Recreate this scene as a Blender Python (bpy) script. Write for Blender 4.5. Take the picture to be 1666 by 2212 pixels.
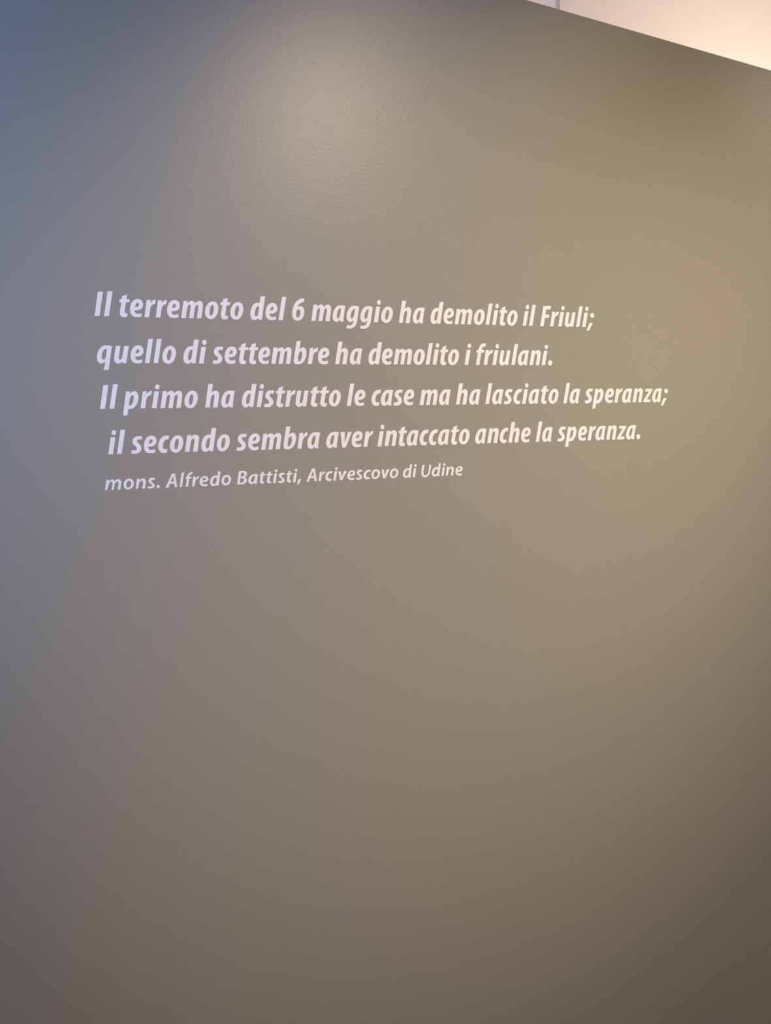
import bpy, bmesh, math
from mathutils import Matrix, Vector

for o in list(bpy.data.objects):
    bpy.data.objects.remove(o, do_unlink=True)
scene = bpy.context.scene
COL = scene.collection

# ------------------------------------------------------------------ camera
DIST, EYE = 1.35, 1.60            # metres from the painted wall, lens height
YAW, PITCH, ROLL, FPX = 0.2999298, -0.1010246, -0.0249460, 1600.0
cy, sy = math.cos(YAW), math.sin(YAW)
fwd = Vector((sy*math.cos(PITCH), cy*math.cos(PITCH), math.sin(PITCH)))
r0 = Vector((cy, -sy, 0)); u0 = r0.cross(fwd)
c_, s_ = math.cos(ROLL), math.sin(ROLL)
right, up = c_*r0 + s_*u0, -s_*r0 + c_*u0
cam_d = bpy.data.cameras.new('camera')
cam_d.sensor_fit = 'HORIZONTAL'; cam_d.sensor_width = 36.0
cam_d.lens = 36.0*FPX/1666.0
cam_d.clip_start = 0.02
cam = bpy.data.objects.new('camera', cam_d); COL.objects.link(cam)
M = Matrix.Identity(4)
for i in range(3):
    M[i][0], M[i][1], M[i][2] = right[i], up[i], -fwd[i]
M[0][3], M[1][3], M[2][3] = 0.0, -DIST, EYE
cam.matrix_world = M
scene.camera = cam

# ------------------------------------------------------------------ world, exposure
w = bpy.data.worlds.new('world'); scene.world = w; w.use_nodes = True
w.node_tree.nodes['Background'].inputs[0].default_value = (0.75, 0.78, 0.85, 1)
w.node_tree.nodes['Background'].inputs[1].default_value = 0.02
vs = scene.view_settings
vs.view_transform = 'Standard'; vs.look = 'None'; vs.gamma = 1.0
vs.use_curve_mapping = False; vs.exposure = 0.0

# ------------------------------------------------------------------ lamps
def aim(o, p):
    o.rotation_euler = (Vector(p) - o.location).to_track_quat('-Z', 'Y').to_euler()

def lamp(name, kind, loc, rgb, power, target=None, **kw):
    d = bpy.data.lights.new(name, kind)
    d.color = rgb; d.energy = power
    for k, v in kw.items():
        setattr(d, k, v)
    o = bpy.data.objects.new(name, d); COL.objects.link(o)
    o.location = loc
    if target: aim(o, target)
    return o

# ceiling spotlight whose soft reflection shows high on the wall
lamp('ceiling_spotlight', 'SPOT', (0.899, -2.60, 3.45), (1.0, 0.79, 0.545), 316, (0.50, 0, 1.481),
     spot_size=2*0.327, spot_blend=0.989, shadow_soft_size=0.05)
# warm ceiling spotlight at the right
lamp('ceiling_spotlight', 'SPOT', (2.751, -1.037, 3.413), (1.0, 0.787, 0.598), 415, (1.50, 0, -0.443),
     spot_size=2*0.697, spot_blend=0.719, shadow_soft_size=0.08)
# warm ceiling spotlight close to the wall
lamp('ceiling_spotlight', 'SPOT', (1.348, -0.808, 3.36), (1.0, 0.70, 0.21), 62, (0.915, 0, 1.528),
     spot_size=2*0.431, spot_blend=0.90, shadow_soft_size=0.08)
# cool daylight through the window in the left wall
lamp('window_daylight', 'AREA', (-1.052, -0.838, 1.963), (0.346, 0.517, 1.0), 23.5, (1.0, -0.838, 1.963),
     shape='RECTANGLE', size=0.416, size_y=0.576)
# warm lamp hidden behind the partition, washing the pale wall beyond it
lamp('room_lamp', 'POINT', (2.20, 0.32, 2.30), (1.0, 0.765, 0.61), 46, shadow_soft_size=0.08)
# added pinkish fill with no visible source, brightening the side face past the corner
lamp('passage_fill', 'AREA', (0.35, 1.55, 2.90), (1.0, 0.75, 0.80), 7.0, (1.4, 1.30, 2.85),
     shape='RECTANGLE', size=0.6, size_y=0.6)

# ------------------------------------------------------------------ materials
def material(name, rgb, rough=0.5, spec=0.5):
    m = bpy.data.materials.new(name); m.use_nodes = True
    b = m.node_tree.nodes['Principled BSDF']
    b.inputs['Base Color'].default_value = (*rgb, 1)
    b.inputs['Roughness'].default_value = rough
    b.inputs['Specular IOR Level'].default_value = spec
    return m

def add_relief(m, layers):
    """paint relief: several noise layers (scale, detail, distance) chained as bumps"""
    nt = m.node_tree; b = nt.nodes['Principled BSDF']
    tc = nt.nodes.new('ShaderNodeTexCoord'); prev = None
    for sc, det, dist in layers:
        n = nt.nodes.new('ShaderNodeTexNoise')
        n.inputs['Scale'].default_value = sc; n.inputs['Detail'].default_value = det
        n.inputs['Roughness'].default_value = 0.55
        nt.links.new(tc.outputs['Object'], n.inputs['Vector'])
        bp = nt.nodes.new('ShaderNodeBump')
        bp.inputs['Strength'].default_value = 1.0
        bp.inputs['Distance'].default_value = dist
        nt.links.new(n.outputs['Fac'], bp.inputs['Height'])
        if prev: nt.links.new(prev.outputs['Normal'], bp.inputs['Normal'])
        prev = bp
    nt.links.new(prev.outputs['Normal'], b.inputs['Normal'])

M_PAINT = material('olive_grey_paint', (0.29, 0.279, 0.242), 0.35, 0.26)
add_relief(M_PAINT, [(260, 2.0, 0.00020), (2.5, 1.0, 0.0006)])
M_WHITE = material('white_wall_paint', (0.82, 0.80, 0.77), 0.7, 0.3)
add_relief(M_WHITE, [(120, 2.0, 0.0002)])
M_GREY = material('mid_grey_wall_paint', (0.38, 0.37, 0.35), 0.7, 0.3)
M_CEIL = material('ceiling_paint', (0.80, 0.79, 0.77), 0.8, 0.2)
M_FLOOR = material('dark_grey_floor', (0.07, 0.065, 0.06), 0.5, 0.4)
add_relief(M_FLOOR, [(40, 3.0, 0.0003)])
M_VINYL = material('white_vinyl', (0.81, 0.79, 0.81), 0.45, 0.4)
M_SPECK = material('dark_paint_speck', (0.17, 0.16, 0.135), 0.6, 0.3)
M_FRAME = material('window_frame_paint', (0.7, 0.7, 0.7), 0.4, 0.5)
M_PANE = material('frosted_window_pane', (0.6, 0.7, 0.85), 0.3, 0.5)
_b = M_PANE.node_tree.nodes['Principled BSDF']
_b.inputs['Emission Color'].default_value = (0.45, 0.65, 1.0, 1)
_b.inputs['Emission Strength'].default_value = 0.8

# ------------------------------------------------------------------ helpers
def obj(name, bm, mat, parent=None, loc=(0, 0, 0), **props):
    me = bpy.data.meshes.new(name); bm.to_mesh(me); bm.free()
    me.materials.append(mat)
    o = bpy.data.objects.new(name, me); COL.objects.link(o)
    o.location = loc
    if parent: o.parent = parent
    for k, v in props.items(): o[k] = v
    return o

def box(bm, a, b):
    vs_ = [bm.verts.new((x, y, z)) for x in (a[0], b[0]) for y in (a[1], b[1]) for z in (a[2], b[2])]
    for f in ((0, 1, 3, 2), (4, 6, 7, 5), (0, 4, 5, 1), (2, 3, 7, 6), (0, 2, 6, 4), (1, 5, 7, 3)):
        bm.faces.new([vs_[i] for i in f])

def prism(bm, pts, y0, y1):
    """outline in x, z, given anticlockwise seen from -y, swept from y0 to y1"""
    a = [bm.verts.new((x, y0, z)) for x, z in pts]
    b = [bm.verts.new((x, y1, z)) for x, z in pts]
    bm.faces.new(a); bm.faces.new(list(reversed(b)))
    n = len(pts)
    for i in range(n):
        j = (i+1) % n
        bm.faces.new((a[j], a[i], b[i], b[j]))

def structure(name, mat, parts, label, bevel=0.0):
    bm = bmesh.new()
    for p in parts:
        box(bm, *p)
    bmesh.ops.recalc_face_normals(bm, faces=bm.faces)
    if bevel:
        ed = [e for e in bm.edges if abs(e.verts[0].co.z-e.verts[1].co.z) > 1 and e.verts[0].co.x < 1.5 and e.verts[0].co.y < 1.5]
        for f in bmesh.ops.bevel(bm, geom=ed, offset=bevel, segments=8, affect='EDGES', profile=0.5)['faces']:
            f.smooth = True
    o = obj(name, bm, mat, None, kind='structure', label=label, category='wall' if 'wall' in name else name)
    return o

# ------------------------------------------------------------------ the room
CEIL = 3.50
XL, XR, YR, YB = -1.10, 3.50, -4.30, 3.10
structure('floor', M_FLOOR, [((XL, YR, -0.10), (XR, YB, 0.0))], 'dark grey floor at the foot of the painted wall')
structure('ceiling', M_CEIL, [((XL, YR, CEIL), (XR, YB, CEIL+0.10))], 'plain pale ceiling above the painted partition wall')
# the painted partition: its top edge slopes gently down to the right
EX, EZ, SL = 0.725, 2.4230, -0.1026
def top(x): return EZ + SL*(x-EX)
bm = bmesh.new()
prism(bm, [(XL, 0.0), (XR, 0.0), (XR, top(XR)), (XL, top(XL))], 0.0, 0.12)
bmesh.ops.recalc_face_normals(bm, faces=bm.faces)
e = [ed for ed in bm.edges if all(v.co.z > 1 for v in ed.verts) and abs(ed.verts[0].co.x-ed.verts[1].co.x) > 1]
bmesh.ops.bevel(bm, geom=e, offset=0.0015, segments=2, affect='EDGES', profile=0.5)
partition = obj('wall_front', bm, M_PAINT, None, kind='structure', category='wall',
                label='satin olive grey partition wall with sloping top edge, carrying the white quote')
# pale wall seen over the partition, its eased outer corner and the passage beyond
CX = 0.58497*(DIST+1.0)
structure('wall_back', M_WHITE, [((CX, 1.0, 0.0), (XR, YB, CEIL))],
          'pale warmly lit wall seen over the sloping top of the olive wall', 0.012)
structure('wall_passage', M_WHITE, [((XL, YB, 0.0), (XR, YB+0.1, CEIL))], 'pale wall at the far end of the passage')
structure('wall_right', M_GREY, [((XR, YR, 0.0), (XR+0.1, YB, CEIL))], 'grey wall closing the room on the right')
structure('wall_rear', M_GREY, [((XL, YR-0.1, 0.0), (XR, YR, CEIL))], 'grey wall behind the camera')
wy0, wy1, wz0, wz1 = -1.086, -0.590, 1.635, 2.291
structure('wall_left', M_WHITE, [
    ((XL-0.12, YR, 0.0), (XL, YB, wz0)), ((XL-0.12, YR, wz1), (XL, YB, CEIL)),
    ((XL-0.12, YR, wz0), (XL, wy0, wz1)), ((XL-0.12, wy1, wz0), (XL, YB, wz1))],
    'pale side wall left of the painted partition')
bm = bmesh.new()
t_ = 0.035
for a, b in (((wy0, wz0), (wy1, wz0+t_)), ((wy0, wz1-t_), (wy1, wz1)),
             ((wy0, wz0+t_), (wy0+t_, wz1-t_)), ((wy1-t_, wz0+t_), (wy1, wz1-t_))):
    box(bm, (XL-0.09, a[0], a[1]), (XL-0.03, b[0], b[1]))
win = obj('window_1', bm, M_FRAME, None, kind='structure', category='window',
          label='small high window in the left side wall')
bm = bmesh.new(); box(bm, (XL-0.066, wy0+t_, wz0+t_), (XL-0.058, wy1-t_, wz1-t_))
obj('pane', bm, M_PANE, win)

# tiny dark specks caught in the paint
bm = bmesh.new()
def at(px, py):
    """point of the wall face met by the line of sight through a pixel of the photograph"""
    d = fwd + right*((px-833)/FPX) - up*((py-1106)/FPX)
    k = DIST/d.y
    return d.x*k, EYE + d.z*k
for px, py, s in ((688, 444, 1.2), (522, 1003, 1.6), (360, 539, 0.9), (840, 1056, 1.3), (296, 1024, 0.9),
                  (680, 137, 1.3), (657, 96, 1.2), (549, 148, 1.1), (711, 192, 1.1), (667, 1420, 1.0)):
    x, z = at(px, py); s *= 0.00075
    ring = [bm.verts.new((x+s*1.5*math.cos(a)+s*0.5*math.sin(a), -0.0001, z+s*0.7*math.sin(a)))
            for a in [k*math.pi/4 for k in range(8)]]
    apex = bm.verts.new((x, -0.0006, z))
    for k in range(8):
        bm.faces.new((ring[k], ring[(k+1) % 8], apex))
obj('paint_speck', bm, M_SPECK, partition, kind='stuff', label='tiny dark specks caught in the paint')

# ------------------------------------------------------------------ lettering
UNIT = 0.03025319/700.0*DIST            # one glyph unit in metres (l is 700 high)
THICK = 0.00025                   # vinyl film, kept proud of the paint
# outlines: contours split by |, points x,y; * is a corner, the rest are smooth
BOLD = {
    't': '15,492* 74,494* 88,578* 234,629* 205,497* 294,500* 281,411* 188,408* 143,179 136,128 152,98 189,94 215,96* 196,-1* 157,-11 111,-15 47,0 8,50 3,113 12,176 61,405* 0,403*',
    'e': '311,116* 314,25* 266,4 189,-6 113,0 46,42 8,112 0,214 15,309 51,397 108,469 171,503 233,513 294,503 342,461 365,398 365,327 343,271 294,222 231,197 169,189 125,190* 128,147 149,108 194,89 248,94|136,283* 145,305 163,345 188,385 216,404 242,398 254,367 246,331 221,299 186,286',
    'r': '0,-2* 87,494* 200,499* 191,404* 230,457 267,490 310,504 345,508* 319,382* 288,383 240,358 199,309 176,245 165,189 130,1*',
    'm': '0,-1* 89,496* 207,499* 196,426* 239,472 284,496 332,505 375,494 406,465 418,433* 459,474 500,500 557,509 604,495 636,455 646,395 636,322 622,224 580,0* 450,0* 485,196 498,261 508,334 504,379 487,394 458,386 428,348 409,291 397,235 351,1* 225,0* 265,199 279,272 288,336 284,377 267,394 238,383 209,350 187,293 175,229 131,0*',
    'o': '0,194 21,300 66,390 130,465 189,499 246,507 310,494 365,443 390,375 394,293 374,195 328,96 272,29 213,-4 152,-14 84,5 30,56 5,121|229,404 252,387 265,339 262,282 243,200 216,126 190,93 169,86 145,100 133,140 134,205 150,287 178,361 204,396',
    'd': '333,702* 470,706* 342,4* 228,1* 236,66* 200,24 161,-2 114,-11 60,0 16,53 0,131 4,213 32,321 77,413 135,477 190,503 241,507 291,498*|274,398* 249,408 215,392 180,350 152,283 136,208 135,142 148,105 173,95 203,111 230,153 246,219 257,278',
    '6': '400,683* 377,567* 326,559 264,526 205,470 163,389* 199,419 261,440 321,427 363,382 382,306 375,222 345,128 290,51 227,7 157,-7 80,13 25,66 0,154 4,255 33,381 90,509 171,603 260,656 330,675|200,340 235,324 253,278 253,219 237,151 200,100 169,89 139,102 124,148 122,216 135,283 165,330',
    'a': '426,486* 384,307 362,169 352,100 350,1* 232,-1* 237,67* 213,41 167,2 113,-12 51,8 12,67 0,152 14,246 53,349 119,445 192,490 273,505 345,503 399,495|279,394* 261,404 225,395 183,353 154,284 135,198 134,138 148,104 170,94 198,109 226,157 251,235',
    'g': '421,470* 345,67 331,-3 309,-63 266,-133 210,-178 145,-205 81,-213 27,-209 -20,-195* 12,-100* 57,-112 112,-111 158,-92 196,-40 221,38 226,60* 198,29 152,2 106,-7 52,13 13,68 0,145 9,240 44,335 110,431 184,485 267,502 339,498 389,484|282,393* 259,401 218,383 180,330 146,260 132,191 135,131 155,103 182,102 210,124 234,176 255,254',
    'i': '0,1* 95,494* 228,493* 133,-1*|248,602 252,642 238,677 211,698 178,700 148,681 128,648 125,609 138,574 165,552 198,551 229,569',
    'h': '0,2* 129,704* 266,704* 215,439* 249,476 292,501 341,507 390,488 421,450 433,392 427,325 413,250 367,-2* 229,-1* 269,201 280,251 291,318 289,368 270,393 245,385 211,352 187,294 175,236 135,1*',
    'F': '0,-4* 133,679* 424,687* 401,569* 243,564* 206,390* 359,393* 336,281* 188,277* 134,-1*',
    'u': '66,489* 193,490* 153,285 142,238 131,166 135,115 157,95 184,107 218,159 236,215 246,262 292,492* 424,493* 365,200 352,136 327,0* 215,0* 226,57* 187,19 139,-9 86,-13 34,11 3,70 0,141 13,229 23,284',
    'q': '426,481* 295,-198* 161,-199* 225,53* 195,21 155,-7 102,-15 47,4 10,67 0,154 13,248 49,343 106,430 177,482 246,503 321,504 381,492|281,389* 262,400 228,392 188,352 154,289 135,210 131,147 143,107 169,93 200,104 233,155 252,219',
    's': '346,491* 309,396* 273,406 232,408 202,393 187,364 199,327 234,286 273,241 295,187 297,129 274,71 222,22 163,-4 105,-10 48,-4 0,10* 33,107* 78,95 127,97 156,116 169,149 156,186 117,227 78,268 59,317 62,375 85,432 128,478 187,503 245,510 302,502',
    'b': '110,705* 241,707* 187,437* 225,477 268,503 316,508 364,487 397,432 408,364 398,270 370,176 323,91 259,30 188,-4 118,-10 48,-1 11,46 0,106 5,165 18,233|225,394 255,384 271,342 270,278 252,192 219,124 187,90 161,85 138,102 132,140 139,209 160,294 184,358',
    'f': '0,-3* 84,404* 21,403* 39,495* 103,498* 124,564 161,638 222,694 294,713 345,711 383,702* 352,602* 313,610 272,593 241,543 230,500* 322,500* 305,406* 207,405* 130,-3*',
    'p': '0,-198* 126,497* 239,496* 229,417* 269,466 313,493 359,504 413,485 448,432 464,359 457,279 431,182 383,93 325,29 261,-6 215,-14 165,-3* 123,-200*|295,391 318,377 331,336 323,272 304,199 273,135 236,95 205,87 181,97* 215,265 233,321 263,373',
    'c': '330,500* 299,396* 260,394 211,375 169,326 142,261 128,195 132,146 154,112 189,99 229,106 256,116* 242,9* 199,-5 144,-10 73,7 20,66 -3,150 0,232 26,322 79,419 146,479 218,507 274,509',
    'z': '107,490* 398,484* 381,414* 165,108* 325,104* 297,4* 0,2* 11,72* 238,390* 86,391*',
    ';': '308,380 309,424 289,464 253,487 211,489 175,469 153,431 152,387 172,348 208,324 250,322 287,342|128,144* 258,151* 102,-118* 0,-127*',
    'v': '0,493* 140,490* 124,132* 245,492* 376,489* 154,-2* 36,-1*',
    '.': '158,55 160,101 140,143 105,167 62,169 24,147 2,107 0,61 20,20 56,-5 98,-7 136,15',
    'n': '0,7* 95,503* 213,503* 200,437* 242,479 288,507 338,514 390,501 425,462 437,408 428,333 412,241 369,0* 237,2* 278,211 288,261 297,328 292,378 271,402 242,392 207,347 185,281 172,214 133,3*',
    'I': '0,-2* 130,682* 268,687* 137,2*',
    'l': '0,1* 136,702* 269,707* 132,4*',
}
LIGHT = {
    'm': '0,1* 55,299* 119,301* 109,243* 156,289 217,308 256,290 279,247* 326,293 382,312 436,288 463,239 460,186 446,112 425,1* 349,-1* 370,105 380,147 386,205 373,238 343,239 301,203 272,141 244,-2* 177,-1* 201,112 211,165 214,212 198,242 168,241 131,205 103,148 65,1*',
    'o': '0,141 19,215 63,272 120,307 181,310 245,286 286,230 293,171 270,87 216,25 143,-7 78,-1 29,33 5,82|163,249 197,234 217,185 209,121 178,75 131,48 96,60 78,100 82,159 110,222',
    'n': '0,1* 52,299* 118,302* 108,240* 158,286 226,305 276,281 298,227 293,168 281,104 258,-1* 180,1* 203,107 213,160 215,203 196,236 161,236 117,191 97,133 71,0*',
    's': '231,291* 202,233* 172,245 135,241 119,215 132,182 176,143 210,98 208,49 169,8 107,-9 45,-3 0,15* 23,63* 69,50 110,54 132,80 123,112 74,152 43,197 47,250 87,297 150,313 196,307',
    '.': '94,26 96,52 86,77 65,92 40,94 17,82 2,60 0,34 10,9 31,-6 56,-8 79,4',
    'A': '0,-3* 209,410* 296,408* 348,4* 272,4* 261,106* 131,111* 86,-4*|162,172* 242,338* 254,171*',
    'l': '0,1* 81,430* 155,434* 69,1*',
    'f': '-7,1* 42,243* 0,242* 13,295* 50,297* 69,356 109,409 163,435 226,432* 204,371* 170,376 137,348 121,294* 182,294* 172,241* 111,240* 65,1*',
    'r': '0,2* 50,297* 117,298* 107,233* 149,275 193,298 220,297* 200,226* 158,225 113,172 93,96 72,1*',
    'e': '227,64* 232,9* 175,-10 110,-11 48,17 7,68 0,135 26,221 82,279 158,304 221,290 262,245 265,201 231,147 170,122 74,120* 83,82 114,53 167,50|82,177* 100,218 139,247 176,246 191,220 174,188 130,175',
    'd': '255,426* 329,429* 259,-5* 186,-5* 191,31* 138,-6 73,-10 21,27 0,89 9,165 47,241 108,288 174,302 233,294*|219,229* 182,241 138,226 98,178 79,118 85,74 113,49 157,65 192,114 205,168',
    'B': '0,4* 75,411* 130,417 197,418 273,404 313,363 315,302 289,252 232,219* 280,191 303,134 286,68 234,20 145,-1 68,-3|142,353* 194,357 231,333 237,294 211,255 156,243 121,245*|109,187* 165,190 208,172 219,132 198,83 148,59 85,60*',
    'a': '303,289* 261,4* 191,1* 196,46* 141,9 85,-3 31,25 0,82 9,155 51,231 120,285 198,301 265,298|220,232* 185,243 139,222 98,168 81,107 94,67 121,55 167,87 197,147',
    't': '10,294* 55,299* 62,346* 136,375* 124,301* 189,296* 178,244* 112,243* 90,120 85,75 101,58 137,62* 127,4* 87,-6 43,0 8,33 7,90 15,146 36,244* 0,242*',
    'i': '0,1* 57,298* 133,297* 83,-1*|152,364 154,386 144,407 126,420 103,421 83,411 70,393 69,370 78,349 97,337 119,335 139,345',
    ',': '58,92* 150,92* 58,-74* 0,-75*',
    'c': '248,293* 225,232* 166,238 111,202 86,139 96,87 136,59 210,63* 193,2* 134,-9 63,-1 12,50 0,120 17,200 72,267 156,298',
    'v': '0,290* 81,290* 101,92* 189,290* 282,289* 120,2* 48,3*',
    'U': '40,393* 123,393* 81,157 82,97 107,54 158,46 210,68 250,133 264,198 291,392* 360,393* 321,184 294,89 234,13 144,-19 68,-4 18,52 0,124 11,208',
}
# baseline height in wall distances from the lens height; words split by /, each letter with its x in units
LINES = [
    (0.157657, 'I-1419.2 l-1162.0 / t-729.9 e-442.9 r-56.4 r259.3 e590.6 m979.1 o1674.9 t2132.3 o2418.4 / d3017.0 e3478.1 l3867.2 / 64299.8 / m4892.2 a5578.8 g6031.0 g6481.7 i6920.1 o7175.1 / h7763.9 a8244.0 / d8860.2 e9318.4 m9706.4 o10401.1 l10823.1 i11064.9 t11342.4 o11623.0 / i12203.6 l12444.9 / F12869.9 r13254.3 i13570.0 u13831.3 l14270.8 i14515.3 ;14688.8'),
    (0.100405, 'q-1423.1 u-957.2 e-502.2 l-118.0 l123.6 o383.6 / d984.0 i1425.5 / s1820.9 e2190.1 t2614.8 t2920.1 e3204.2 m3593.3 b4296.8 r4733.1 e5065.0 / h5610.6 a6091.6 / d6711.3 e7163.6 m7553.5 o8240.3 l8659.0 i8898.3 t9172.5 o9451.8 / i10038.4 / f10451.4 r10738.8 i11057.1 u11319.5 l11763.9 a12014.9 n12457.1 i12922.2 .13176.0'),
    (0.043712, 'I-1427.3 l-1169.7 / p-811.3 r-309.1 i6.9 m250.8 o948.6 / h1541.8 a2022.9 / d2643.7 i3086.7 s3311.7 t3698.9 r3969.5 u4305.1 t4785.5 t5090.1 o5370.9 / l5948.5 e6209.0 / c6779.7 a7093.0 s7510.7 e7874.6 / m8422.0 a9106.4 / h9709.8 a10191.6 / l10782.5 a11038.1 s11466.3 c11839.9 i12161.9 a12414.8 t12899.0 o13187.2 / l13769.3 a14019.1 / s14618.2 p14929.3 e15453.8 r15838.1 a16159.4 n16598.7 z17048.2 a17432.7 ;17804.5'),
    (-0.013187, 'i-1280.8 l-1039.9 / s-648.5 e-279.6 c130.4 o459.2 n884.6 d1374.0 o1834.4 / s2411.7 e2780.7 m3169.7 b3872.1 r4307.1 a4628.3 / a5237.8 v5719.6 e6077.7 r6465.2 / i6935.0 n7175.3 t7669.2 a7944.6 c8397.5 c8725.1 a9043.6 t9517.7 o9798.7 / a10395.8 n10835.4 c11312.1 h11631.9 e12122.9 / l12677.7 a12928.8 / s13528.2 p13836.5 e14358.7 r14745.5 a15067.4 n15508.8 z15953.2 a16336.4 .16778.9'),
    (-0.058343, 'm-1431.0 o-911.3 n-577.5 s-244.1 .11.8 / A267.1 l677.3 f861.2 r1041.8 e1270.0 d1576.4 o1922.9 / B2386.9 a2734.5 t3089.5 t3304.8 i3498.0 s3651.6 t3933.5 i4127.4 ,4247.7 / A4547.2 r4950.1 c5172.5 i5429.9 v5606.1 e5896.3 s6175.8 c6443.4 o6707.7 v7051.1 o7336.0 / d7787.6 i8121.8 / U8429.0 d8804.2 i9144.0 n9303.4 e9656.9'),
]

def outline(txt):
    """closed polyline through the points, centripetal Catmull-Rom between corners"""
    P = []
    for t in txt.split():
        k = t.endswith('*'); x, y = t.rstrip('*').split(',')
        P.append((Vector((float(x), float(y))), k))
    n = len(P); out = []
    for i in range(n):
        p1, k1 = P[i]; p2, k2 = P[(i+1) % n]
        out.append(p1)
        if k1 and k2: continue
        p0 = P[i-1][0] if not k1 else p1 + (p1-p2)*0.6
        p3 = P[(i+2) % n][0] if not k2 else p2 + (p2-p1)*0.6
        if k1:                                   # leave a corner along a circular-ish arc
            p0 = p1 - ((p3-p1) - 2*((p3-p1)-(p2-p1)))*0.35
        if k2:
            p3 = p2 + ((p2-p0) - 2*((p2-p0)-(p2-p1)))*0.35
        t0 = 0.0; t1 = t0+max((p1-p0).length, 1e-3)**.5
        t2 = t1+max((p2-p1).length, 1e-3)**.5; t3 = t2+max((p3-p2).length, 1e-3)**.5
        S = 4
        for s in range(1, S):
            t = t1+(t2-t1)*s/S
            A1 = p0*((t1-t)/(t1-t0)) + p1*((t-t0)/(t1-t0))
            A2 = p1*((t2-t)/(t2-t1)) + p2*((t-t1)/(t2-t1))
            A3 = p2*((t3-t)/(t3-t2)) + p3*((t-t2)/(t3-t2))
            B1 = A1*((t2-t)/(t2-t0)) + A2*((t-t0)/(t2-t0))
            B2 = A2*((t3-t)/(t3-t1)) + A3*((t-t1)/(t3-t1))
            out.append(B1*((t2-t)/(t2-t1)) + B2*((t-t1)/(t2-t1)))
    return out

def glyph_mesh(name, txt):
    cu = bpy.data.curves.new(name, 'CURVE')
    cu.dimensions = '2D'; cu.fill_mode = 'BOTH'; cu.extrude = THICK/2
    for c in txt.split('|'):
        pts = outline(c)
        sp = cu.splines.new('POLY'); sp.points.add(len(pts)-1)
        for q, p in zip(sp.points, pts):
            q.co = (p.x*UNIT, p.y*UNIT, 0, 1)
        sp.use_cyclic_u = True
    tmp = bpy.data.objects.new('tmp', cu); COL.objects.link(tmp)
    dg = bpy.context.evaluated_depsgraph_get(); dg.update()
    me = bpy.data.meshes.new_from_object(tmp.evaluated_get(dg))
    bpy.data.objects.remove(tmp, do_unlink=True)
    me.name = name
    me.transform(Matrix.Rotation(math.pi/2, 4, 'X'))       # stand it up on the wall
    me.materials.clear(); me.materials.append(M_VINYL)
    return me

LABELS = [
    'top line of bold white italic lettering, Il terremoto del 6 maggio ha demolito il Friuli;',
    'second line of bold white italic lettering, quello di settembre ha demolito i friulani.',
    'third and longest line of bold white italic lettering, ending in lasciato la speranza;',
    'fourth line of bold white italic lettering, il secondo sembra aver intaccato anche la speranza.',
    'bottom line of smaller, thinner white italic lettering naming the speaker, below the bold quote',
]
cache = {}
for li, (zb, txt) in enumerate(LINES):
    font, tag_ = (BOLD, 'bold') if li < 4 else (LIGHT, 'light')
    letters = [t for t in txt.split() if t != '/']
    x0 = float(letters[0][1:])*UNIT
    z0 = EYE + zb*DIST
    root = bpy.data.objects.new('text_line', None); COL.objects.link(root)
    root.location = (x0, 0.0, z0)
    root.empty_display_size = 0.02
    root['label'] = LABELS[li]; root['category'] = 'lettering'
    root['group'] = 'lines of white lettering on the olive grey wall'
    for t in letters:
        ch, x = t[0], float(t[1:])*UNIT
        key = (tag_, ch)
        if key not in cache:
            cache[key] = glyph_mesh('letter', font[ch])
        o = bpy.data.objects.new('letter', cache[key]); COL.objects.link(o)
        o.parent = root
        o.location = (x-x0, -THICK/2-0.00002, 0.0)
